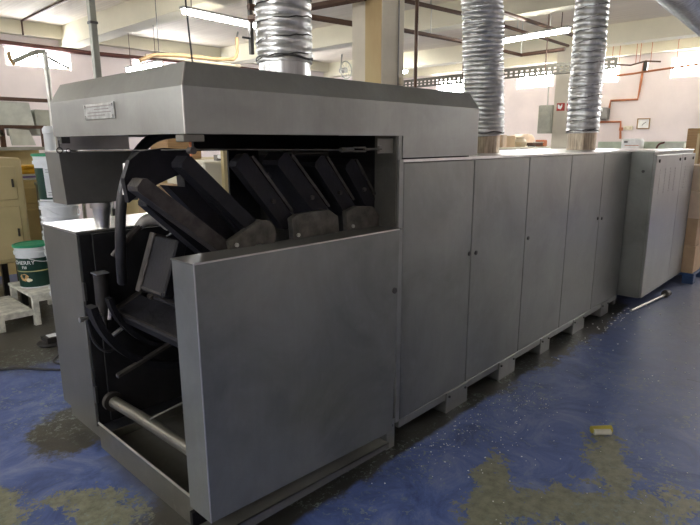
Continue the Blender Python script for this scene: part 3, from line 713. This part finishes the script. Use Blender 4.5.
for y in (2.88, 3.0): MB().cyl((WX-.034, y, 2.01), (WX-.03, y, 2.01), .03).build('outlet', M['beige_pipe'], sk)
pr_ = thing('pipe_rack', 'bundle of thin orange pipes hung from rods before the right wall', 'pipe', (12.5, 2.1, 3.2))
MB().tube([(12.5, 2.85, 3.12), (12.5, 2.42, 3.14), (12.5, 2.2, 3.16), (12.5, .95, 3.24)], .022, 8).build('run', M['copper'], pr_)
MB().tube([(12.5, 3.2, 3.42), (12.5, 2.5, 3.32), (12.5, 2.2, 3.38), (12.5, 1.9, 3.34)], .018, 8).build('upper_run', M['brown_paint'], pr_)
MB().box(12.46, 12.54, 2.15, 2.23, 3.18, 3.36).build('gearbox', M['black_paint'], pr_)
for y in (2.9, 2.75, 2.4, 2.32, 2.1, 1.6): MB().tube([(12.5, y, 3.34), (12.5, y, H)], .007, 5).build('rod', M['copper'], pr_)

# ------------------------------------------------------------------ right background, seen over the oven top
wb = thing('work_table', 'long pale green counter against the far wall behind the oven', 'counter', (11.2, 1.7, 0))
MB().box(10.95, 11.75, .5, 2.9, 1.44, 1.50, .01).build('top', M['cream_light'], wb)
MB().box(11.25, 11.30, .9, 2.6, 1.50, 1.68).build('backboard', M['pale_green'], wb)
MB().box(11.0, 11.7, .55, 2.85, 1.0, 1.44).build('apron', M['pale_green'], wb)
for x in (11.0, 11.64):
    for y in (.55, 2.8): MB().box(x, x+.06, y, y+.06, 0, 1.0).build('leg', M['grey_pipe'], wb)
mc = thing('white_machine', 'small white boxy machine with rounded top on the green counter', 'machine', (11.1, 1.86, 1.5))
MB().box(10.98, 11.22, 1.68, 2.06, 1.50, 1.74, .05, None, 3).build('body', M['print_white'], mc, True)
MB().box(10.975, 10.985, 1.93, 2.0, 1.66, 1.69).build('display', M['wire'], mc)
MB().box(10.972, 10.982, 1.72, 1.98, 1.60, 1.612).build('seam', M['copper'], mc)
hk = thing('red_tap', 'curved dark red tap on the counter beside the white machine', 'tap', (11.1, 1.36, 1.5))
MB().tube([(11.05, 1.42, 1.50), (11.05, 1.41, 1.58), (11.05, 1.37, 1.64), (11.05, 1.28, 1.665)], .018, 8, 1).build('spout', M['red_pipe'], hk, True)
MB().cyl((11.05, 1.42, 1.50), (11.05, 1.42, 1.53), .035).build('base', M['red_pipe'], hk)
gb = thing('glass_tray', 'pale grey glass tray at the right end of the green counter', 'tray', (11.08, 1.1, 1.5))
MB().box(10.98, 11.2, .93, 1.26, 1.50, 1.515).build('base', M['pale_green'], gb)
for a in ((10.98, 10.99, .93, 1.26), (11.19, 11.2, .93, 1.26), (10.99, 11.19, .93, .94), (10.99, 11.19, 1.25, 1.26)):
    MB().box(*a, 1.515, 1.66).build('side', M['sheet_pale'], gb)
bc = thing('wooden_cabinet', 'tall brown wooden cabinet behind the right end of the control cabinet', 'cabinet', (9.2, .15, 0))
MB().box(9.0, 9.6, -.45, .46, 0, 1.88, .01).build('body', M['wood'], bc)
MB().box(8.985, 9.0, -.40, .31, .1, 1.80).build('door', M['wood'], bc)
f = MB(); f.box(8.975, 8.987, -.40, .31, 1.76, 1.80).box(8.975, 8.987, .27, .31, .1, 1.76); f.build('door_trim', M['wood_light'], bc)
wt = thing('packing_bench', 'low cream packing bench holding cartons behind the oven', 'bench', (11, 4.9, 0))
MB().box(10.3, 13.4, 4.5, 5.4, 1.52, 1.56, .005).build('top', M['cream_light'], wt)
for x in (10.35, 13.28):
    for y in (4.55, 5.3): MB().box(x, x+.07, y, y+.07, 0, 1.52).build('leg', M['grey_pipe'], wt)
def carton(label, x0, x1, y0, y1, z0, z1, m_='cardboard', group=None, tape=True):
    o = thing('cardboard_box', label, 'box', ((x0+x1)/2, (y0+y1)/2, z0), group)
    MB().box(x0, x1, y0, y1, z0, z1, .006).build('carton', M[m_], o)
    if tape:
        ym = (y0+y1)/2; xm = (x0+x1)/2
        MB().box(x0-.002, x1+.002, ym-.02, ym+.02, z1-.002, z1+.002).box(x0-.002, x0, ym-.02, ym+.02, z1-.08, z1).build('tape', M['tape'], o)
    return o
carton('tan carton nearest the crumpled duct on the packing bench', 10.36, 10.78, 4.6, 5.0, 1.56, 1.84, 'cardboard')
carton('pale carton, second on the packing bench', 10.80, 10.98, 4.56, 4.95, 1.56, 1.84, 'cardboard_pale')
carton('long brown carton in the middle of the packing bench', 11.0, 11.46, 4.6, 5.0, 1.56, 1.82, 'cardboard')
sb = thing('beige_sack', 'small crumpled beige sack beside the long brown carton', 'sack', (11.95, 4.72, 1.56))
MB().lathe((11.95, 4.72, 1.56), [(.13, 0), (.17, .05), (.18, .12), (.13, .18), (.09, .2), (.11, .23)], 9).build('sack', M['beige_pipe'], sb, True)
bm_ = thing('bench_machine', 'small brown machine with a rail at the right of the packing bench', 'machine', (12.45, 4.8, 1.56))
MB().box(12.4, 13.2, 4.6, 4.8, 1.59, 1.66, .01).build('bed', M['brown_paint'], bm_)
MB().box(13.0, 13.2, 4.58, 4.82, 1.56, 1.73, .02).build('head', M['copper'], bm_)
MB().box(12.4, 13.0, 4.58, 4.60, 1.66, 1.68).build('guide', M['silver_pipe'], bm_)
MB().box(12.5, 12.6, 4.62, 4.78, 1.56, 1.59).build('foot', M['wire'], bm_)
cv = thing('domed_cover', 'pale beige domed cover at the back of the packing bench, right of the sack', 'cover', (12.85, 5.15, 1.56))
MB().prism([(12.35, 1.60), (12.4, 1.74), (12.6, 1.84), (12.9, 1.88), (13.2, 1.86), (13.34, 1.76), (13.36, 1.60)], 5.0, 5.3).build('cover', M['cardboard_pale'], cv)
MB().box(12.37, 13.34, 5.02, 5.28, 1.56, 1.60).build('body', M['cream_light'], cv)

# ------------------------------------------------------------------ pallet and cartons at the right
pt = thing('blue_pallet', 'dark blue plastic pallet under the cartons at the right edge', 'pallet', (6.8, .3, 0))
MB().box(6.46, 7.5, -.36, .8, .10, .128, .004).build('deck', M['blue_plastic'], pt)
for y in (-.36, .17, .68):
    for x in (6.46, 6.93, 7.38): MB().box(x, x+.12, y, y+.12, 0, .10, .004).build('block', M['blue_plastic'], pt)
zz = .128
for i, (hh, lab) in enumerate(((.33, 'bottom carton of the stack on the blue pallet, front left'), (.33, 'second carton from the bottom of the front left stack on the pallet'),
                               (.32, 'third carton from the bottom of the front left stack on the pallet'), (.30, 'top carton of the front left stack on the pallet'))):
    dx = (.0, .012, -.008, .02)[i]
    carton(lab, 6.48+dx, 6.84+dx, -.34+dx, .05, zz, zz+hh, 'cardboard' if i < 2 else 'cardboard_pale', 'cartons on the blue pallet'); zz += hh+.002
zz = .128
for i, lab in enumerate(('bottom carton behind the front stack at the right edge', 'second carton up, right rear stack on the pallet', 'third carton up, right rear stack on the pallet', 'topmost carton of the right rear stack on the pallet')):
    carton(lab, 6.88, 7.36, -.32, .08, zz, zz+.31, 'cardboard', 'cartons on the blue pallet'); zz += .312
rd = thing('steel_bar_tool', 'steel rod with knobbed end lying on the floor beside the control cabinet', 'rod', (5.3, -.22, 0))
MB().tube([(4.80, -.17, .016), (5.62, -.27, .03)], .014, 10).build('rod', M['silver_pipe'], rd, True)
MB().cyl((5.62, -.27, .04), (5.68, -.275, .04), .04, n=14).cyl((5.70, -.278, .03), (5.74, -.28, .03), .03, n=12).build('knob', M['iron_bracket'], rd)

# ------------------------------------------------------------------ left background
def cream_cabinet(label, x0, x1, y0, y1, z0, z1, m_, mid):
    o = thing('cream_machine', label, 'machine', ((x0+x1)/2, (y0+y1)/2, 0))
    MB().box(x0, x1, y0, y1, z0, z1, .035, None, 3).build('body', M[m_], o, True)
    for a, b in ((z0+.04, mid-.03), (mid+.03, z1-.08)):
        f = MB().box(x0+.05, x1-.07, y0-.012, y0+.01, a, b, .01).build('door', M[m_], o)
        MB().box(x1-.12, x1-.105, y0-.03, y0-.012, (a+b)/2-.04, (a+b)/2+.04).build('handle', M['seam'], f)
    for x in (x0+.08, x1-.14):
        for y in (y0+.08, y1-.14): MB().box(x, x+.06, y, y+.06, 0, z0).build('leg', M['black_paint'], o)
    return o
cream_cabinet('cream enamel machine cabinet at the left edge, nearer one', -.35, .80, 4.5, 5.3, .49, 1.545, 'cream', 1.10)
cream_cabinet('darker cream machine cabinet between the left one and the buckets', .87, 1.26, 5.0, 5.6, .39, 1.29, 'cream_dark', 1.0)
ys = thing('yellow_crate', 'yellow crate sitting on the darker cream cabinet', 'crate', (1.05, 5.2, 1.352))
MB().box(.92, 1.20, 5.05, 5.3, 1.352, 1.42, .02).build('crate', M['yellow'], ys)
MB().box(.90, 1.22, 5.03, 5.32, 1.42, 1.445, .006).build('rim', M['yellow'], ys)
st = thing('folded_sheets', 'white and purple folded sheets under the yellow crate', 'sheets', (1.05, 5.2, 1.292))
for q, mm_ in enumerate(('print_white', 'purple', 'print_white')):
    MB().box(.90, 1.25, 5.02, 5.36, 1.292+q*.02, 1.31+q*.02, .002).build('sheet', M[mm_], st)
lm = thing('wafer_line', 'grey conveyor machine with frames at the left edge above the cream cabinet', 'machine', (.7, 6.0, 0))
MB().box(-1.0, 1.55, 5.9, 6.6, 1.60, 1.64).build('deck', M['grey_pipe'], lm)
MB().box(-1.0, 1.55, 5.9, 5.94, 1.86, 1.90).build('top_rail', M['brown_paint'], lm)
for x in (-.8, .0, .62, 1.02, 1.48): MB().box(x, x+.05, 5.9, 5.95, 1.64, 1.86).build('post', M['brown_paint'], lm)
MB().prism([(1.12, 1.66), (1.38, 1.66), (1.32, 1.84), (1.10, 1.86)], 5.84, 5.88).build('guard_plate', M['sheet_pale'], lm)
MB().box(.1, .98, 6.0, 6.05, 1.64, 1.76).build('drip_tray', M['steel_dull'], lm)
for x in (.45, .80, 1.02): MB().cyl((x, 5.9, 1.80), (x, 5.98, 1.80), .035, n=14).build('sprocket', M['silver_pipe'], lm)
MB().box(-1.0, 1.55, 6.3, 6.6, 0, 1.60).build('base', M['cream_dark'], lm)
ps = thing('pale_hood', 'large pale metal hood at the left edge behind the conveyor', 'hood', (.3, 7.2, 0))
MB().prism([(-2.5, 1.9), (1.76, 1.9), (1.72, 2.24), (-2.5, 2.27)], 7.0, 8.6).build('hood', M['sheet_pale'], ps)
MB().box(-2.5, 2.6, 6.97, 7.0, 2.25, 2.30).build('edge_rail', M['brown_paint'], ps)
MB().box(1.78, 2.5, 7.0, 8.4, 1.8, 2.15, .01).build('side_box', M['grey_pipe'], ps)
MB().box(-2.4, 1.2, 7.4, 8.4, 0, 1.9).build('body', M['cream'], ps)
wc = tag(MB().lathe((1.12, 4.6, 1.28), [(.055, 0), (.055, .50), (.062, .505), (.062, .55), (.04, .58)], 20).build('white_canister', M['white_plastic'], None, True), 'slim white canister standing behind the stacked buckets', 'canister')
shf = thing('bucket_stand', 'low steel stand behind the buckets carrying the canister', 'stand', (1.1, 4.6, 0))
MB().box(.98, 1.5, 4.45, 4.8, 1.25, 1.28).build('top', M['grey_pipe'], shf)
for x in (.99, 1.45):
    for y in (4.46, 4.76): MB().box(x, x+.03, y, y+.03, 0, 1.25).build('leg', M['grey_pipe'], shf)

# ---- buckets
def bucket_profile(r0, r1, h): return [(.01, .004), (r0-.004, .004), (r1-.006, h-.001), (r1, h), (r1+.008, h), (r1+.008, h*.975), (r1, h*.97), (r0+(r1-r0)*.86, h*.875), (r0+(r1-r0)*.85+.010, h*.87), (r0+(r1-r0)*.8+.010, h*.8), (r0+(r1-r0)*.8, h*.8), (r0, 0), (.01, 0)]
def bucket(label, c, r0, r1, h, lab=True, lid=True, group=None, view=None):
    o = thing('plastic_bucket', label, 'bucket', c, group)
    MB().lathe(c, bucket_profile(r0, r1, h), 36).build('tub', M['white_plastic'], o, True)
    if lab:
        f_ = lambda z: r0+(r1-r0)*z/h+.0015
        MB().lathe(c, [(f_(h*.03), h*.03), (f_(h*.72), h*.72)], 36, cap=False).build('printed_sleeve', M['green_label'], o, True)
    if lid: MB().lathe((c[0], c[1], c[2]+h), [(r1+.012, -.012), (r1+.012, .006), (r1-.004, .012), (r1-.012, .004), (.02, .004)], 36).build('lid', M['green_lid'], o, True)
    hp = [(c[0]+(r1+.012)*math.cos(a), c[1]+(r1+.012)*math.sin(a), c[2]+h*.86-.10*math.sin((a-a0)/PI*PI)) for a0 in (PI*1.15,) for a in [a0+PI*i/18 for i in range(19)]]
    MB().tube(hp, .0035, 6).build('handle', M['white_plastic'], o, True)
    return o
# front bucket on the stool
c = (.70, 4.18, .30); r0, r1, h = .140, .158, .415
bk = bucket('green labelled bucket with biscuit picture on the white step stool', c, r0, r1, h)
th0 = math.atan2(-1.778-c[1], -1.048-c[0])      # side that faces the aisle
def onb(u, v, w):
    r_ = r0+(r1-r0)*v/h+.003+w; a = th0+u/r0; return (c[0]+r_*math.cos(a), c[1]+r_*math.sin(a), c[2]+v)
textmesh('lettering', 'CHERRY', .052, M['print_white'], bk, lambda u, v, w: onb(u-.09, v+.255, w))
textmesh('lettering', 'Fill', .038, M['print_white'], bk, lambda u, v, w: onb(u-.085, v+.208, w))
def patch(name, pts, m_, lift):
    mb = MB(); vs = [mb.bm.verts.new(onb(u, v, lift)) for u, v in pts]; mb.bm.faces.new(vs); return mb.build(name, m_, bk)
def band(v0, v1, m_, lift, name):
    mb = MB(); mb.lathe(c, [(r0+(r1-r0)*v/h+.003+lift, v) for v in (v0, v1)], 36, cap=False); return mb.build(name, m_, bk, True)
band(.165, .175, M['gold'], 0, 'gold_stripe')
patch('biscuit_print', [(-.10+.042*math.cos(a)*(1+.12*math.sin(3*a)), .11+.036*math.sin(a)*(1+.1*math.cos(5*a))) for a in [2*PI*i/22 for i in range(22)]], M['cookie'], .001)
patch('cream_print', [(-.055+.026*math.cos(a), .085+.018*math.sin(a)*(1+.2*math.cos(3*a))) for a in [2*PI*i/18 for i in range(18)]], M['cookie2'], .002)
# stacked tubs behind
SX, SY = .80, 3.62
ZB = .0
for i in range(5):
    o = bucket(('lowest white tub of the stack behind the feed cabinet', 'second white tub up in the stack behind the feed cabinet', 'third white tub up in the stack behind the feed cabinet', 'fourth white tub up in the stack behind the feed cabinet', 'white tub with green rim right under the labelled bucket')[i],
           (SX, SY, .24+i*.14 if i else .0), .135, .155, .38, False, False, 'nested white tubs')
TB = (SX-.005, SY, 1.185)
tb = bucket('green labelled bucket with paper label on top of the nested tubs', TB, .140, .160, .40)
def ont(u, v, w):
    r_ = .140+.020*v/.40+.003+w; a = th0-.62+u/.14; return (TB[0]+r_*math.cos(a), TB[1]+r_*math.sin(a), TB[2]+v)
def patch2(name, u0, u1, v0, v1, m_, lift):
    mb = MB(); nn_ = 6; lo = [mb.bm.verts.new(ont(u0+(u1-u0)*i/nn_, v0, lift)) for i in range(nn_+1)]; hi = [mb.bm.verts.new(ont(u0+(u1-u0)*i/nn_, v1, lift)) for i in range(nn_+1)]
    for i in range(nn_): mb.bm.faces.new((lo[i], lo[i+1], hi[i+1], hi[i]))
    return mb.build(name, m_, tb)
patch2('paper_label', .0, .13, .03, .30, M['paper'], .001)
for v_ in (.05, .07, .25, .27): patch2('print_line', .015, .10, v_, v_+.006, M['paper_grey'], .002)
bucket('white tub with dark green lid standing right of the tall stack', (1.28, 3.7, .55), .15, .17, .40, False, True)
bx = thing('tub_crate', 'grey crate under the green lidded tub', 'crate', (1.28, 3.7, 0))
MB().box(1.06, 1.49, 3.5, 3.9, 0, .55, .01).build('crate', M['grey_plastic'], bx)
carton('small cardboard box behind the feed cabinet shaft', 1.54, 1.84, 3.25, 3.6, .80, 1.28, 'cardboard')
cs = thing('wooden_stand', 'wooden stand holding the small cardboard box', 'stand', (1.6, 3.4, 0))
MB().box(1.51, 1.96, 3.2, 3.65, .76, .80).build('top', M['wood_light'], cs)
for x in (1.52, 1.91):
    for y in (3.21, 3.6): MB().box(x, x+.04, y, y+.04, 0, .76).build('leg', M['wood_light'], cs)
# machine seen through the open end
im = thing('ivory_machine', 'ivory machine with a raised lid seen through the open oven end', 'machine', (2.5, 3.3, 0))
MB().box(1.98, 3.1, 3.05, 3.8, .25, 1.50, .02).build('body', M['cream_light'], im)
MB().box(2.18, 2.24, 3.0, 3.05, .25, 1.78).build('post', M['cream'], im)
MB().box(2.30, 2.75, 2.96, 3.3, 1.52, 1.56, .01).build('lid', M['print_white'], im)
MB().box(2.30, 2.36, 3.3, 3.36, 1.50, 1.56).build('hinge', M['grey_plastic'], im)
MB().box(2.32, 2.46, 3.03, 3.05, 1.15, 1.20).build('slot', M['seam'], im)
for x in (2.05, 3.0): MB().box(x, x+.06, 3.1, 3.16, 0, .25).build('leg', M['black_paint'], im)
ob = thing('wooden_box', 'brown box standing behind the ivory machine lid', 'box', (2.1, 4.0, 0))
MB().box(2.18, 2.62, 4.1, 4.5, 1.50, 1.80, .01).build('box', M['wood'], ob)
obs = thing('storage_cabinet', 'cream base cabinet carrying the brown wooden box', 'cabinet', (2.5, 4.3, 0))
MB().box(1.9, 3.2, 4.0, 4.7, .1, 1.50, .02).build('body', M['cream'], obs)
MB().box(1.95, 2.5, 3.985, 4.0, .2, 1.40).build('door', M['cream'], obs)
MB().box(1.95, 3.15, 4.05, 4.65, 0, .1).build('plinth', M['black_paint'], obs)

# ---- step stool
ss = thing('step_stool', 'worn white two-step stool carrying the green bucket', 'stool', (.6, 4.1, 0))
MB().box(.53, .97, 3.80, 4.50, .268, .298, .004).build('upper_step', M['painted_wood'], ss)
MB().box(.20, .528, 3.80, 4.50, .140, .165, .004).build('lower_step', M['painted_wood'], ss)
for (x, y, z) in ((.535, 3.80, .268), (.535, 4.44, .268), (.87, 3.80, .268), (.87, 4.44, .268), (.235, 3.80, .14), (.235, 4.44, .14)):
    MB().box(x, x+.055, y, y+.045, 0, z, .003).build('leg', M['painted_wood'], ss)
MB().box(.59, .87, 3.805, 3.825, .225, .268).build('apron', M['painted_wood'], ss)
MB().box(.29, .535, 3.805, 3.825, .105, .14).build('apron', M['painted_wood'], ss)
# ---- foot pedal with cords
fp_ = thing('foot_pedal', 'black foot pedal switch lying on the floor below the stool', 'pedal', (.46, 3.22, 0))
MB().lathe((.47, 3.18, 0), [(.11, 0), (.12, .015), (.10, .03)], 20).build('base', M['black_rubber'], fp_, True)
MB().prism([(3.10, .03), (3.26, .03), (3.27, .06), (3.10, .075)], .41, .53, 'x').build('treadle', M['black_paint'], fp_)
MB().box(.43, .51, 3.12, 3.20, .075, .082, .003).build('plate', M['paper'], fp_)
pipe('power_cord', 'black cord trailing left across the floor from the feed cabinet', 'cord', [(-.9, 2.75, .008), (-.4, 2.95, .008), (.05, 2.85, .008), (.25, 2.55, .008), (.45, 2.35, .008), (.75, 2.2, .008)], .009, M['black_rubber'], 2)
pipe('looped_cord', 'black cord looping between the foot pedal and the feed cabinet', 'cord', [(.50, 3.06, .01), (.42, 2.85, .008), (.30, 2.72, .008), (.36, 2.58, .008), (.60, 2.62, .008), (.75, 2.75, .008)], .008, M['black_rubber'], 2)
pipe('short_cord', 'short black cord curling off the foot pedal to the right', 'cord', [(.57, 3.16, .01), (.66, 3.05, .008), (.62, 2.9, .008), (.72, 2.85, .008), (.9, 2.9, .008)], .008, M['black_rubber'], 2)
# ---- debris
yc = thing('yellow_plug', 'small yellow and grey plug lying on the blue floor at right', 'plug', (2.14, -.81, 0))
MB().cyl((2.10, -.77, .022), (2.19, -.85, .022), .022, n=14).build('body', M['mustard'], yc, True)
MB().cyl((2.085, -.79, .02), (2.15, -.86, .02), .018, n=12).build('cap', M['panel_grey'], yc, True)
cr = MB(); rn = random.Random(3)
for i in range(420):
    t_ = rn.random()
    if t_ < .45: x, y = rn.uniform(1.2, 2.4), -abs(rn.gauss(.12, .22))-.09
    elif t_ < .53: x, y = rn.uniform(3.9, 4.75), rn.uniform(-.2, -.03)
    else: x, y = rn.uniform(.6, 5.5), rn.uniform(-1.3, -.1)
    s_ = rn.uniform(.0015, .0045) if x < 3 else rn.uniform(.003, .009)
    g_ = bmesh.ops.create_icosphere(cr.bm, subdivisions=1, radius=s_, matrix=Matrix.Translation((x, y, s_*.6)) @ Matrix.Diagonal((1, rn.uniform(.6, 1.3), .6, 1)))
tag(cr.build('floor_crumbs', M['print_white']), 'scattered white crumbs on the blue floor in front of the oven', 'crumbs', None, 'stuff')

# ------------------------------------------------------------------ world, camera, colour
w = bpy.data.worlds.new('world'); S.world = w; w.use_nodes = True
w.node_tree.nodes['Background'].inputs[0].default_value = (.8, .88, 1, 1); w.node_tree.nodes['Background'].inputs[1].default_value = .5
cam = bpy.data.cameras.new('camera'); co = bpy.data.objects.new('camera', cam); COL.objects.link(co)
R_ = Vector((0.68561211, -0.72796193, -0.00273149)); U_ = Vector((0.1568639, 0.14407205, 0.97705525)); F_ = Vector((0.71086549, 0.67030939, -0.21296849))
mw = Matrix((R_, U_, -F_)).transposed().to_4x4(); mw.translation = (-1.04781973, -1.77843676, 1.688)
co.matrix_world = mw
cam.sensor_fit = 'HORIZONTAL'; cam.sensor_width = 36; cam.lens = 552.632/700*36; cam.clip_start = .05; cam.clip_end = 100
S.camera = co
S.view_settings.view_transform = 'Standard'; S.view_settings.look = 'None'; S.view_settings.gamma = 1
S.view_settings.use_curve_mapping = False; S.view_settings.exposure = 1.95
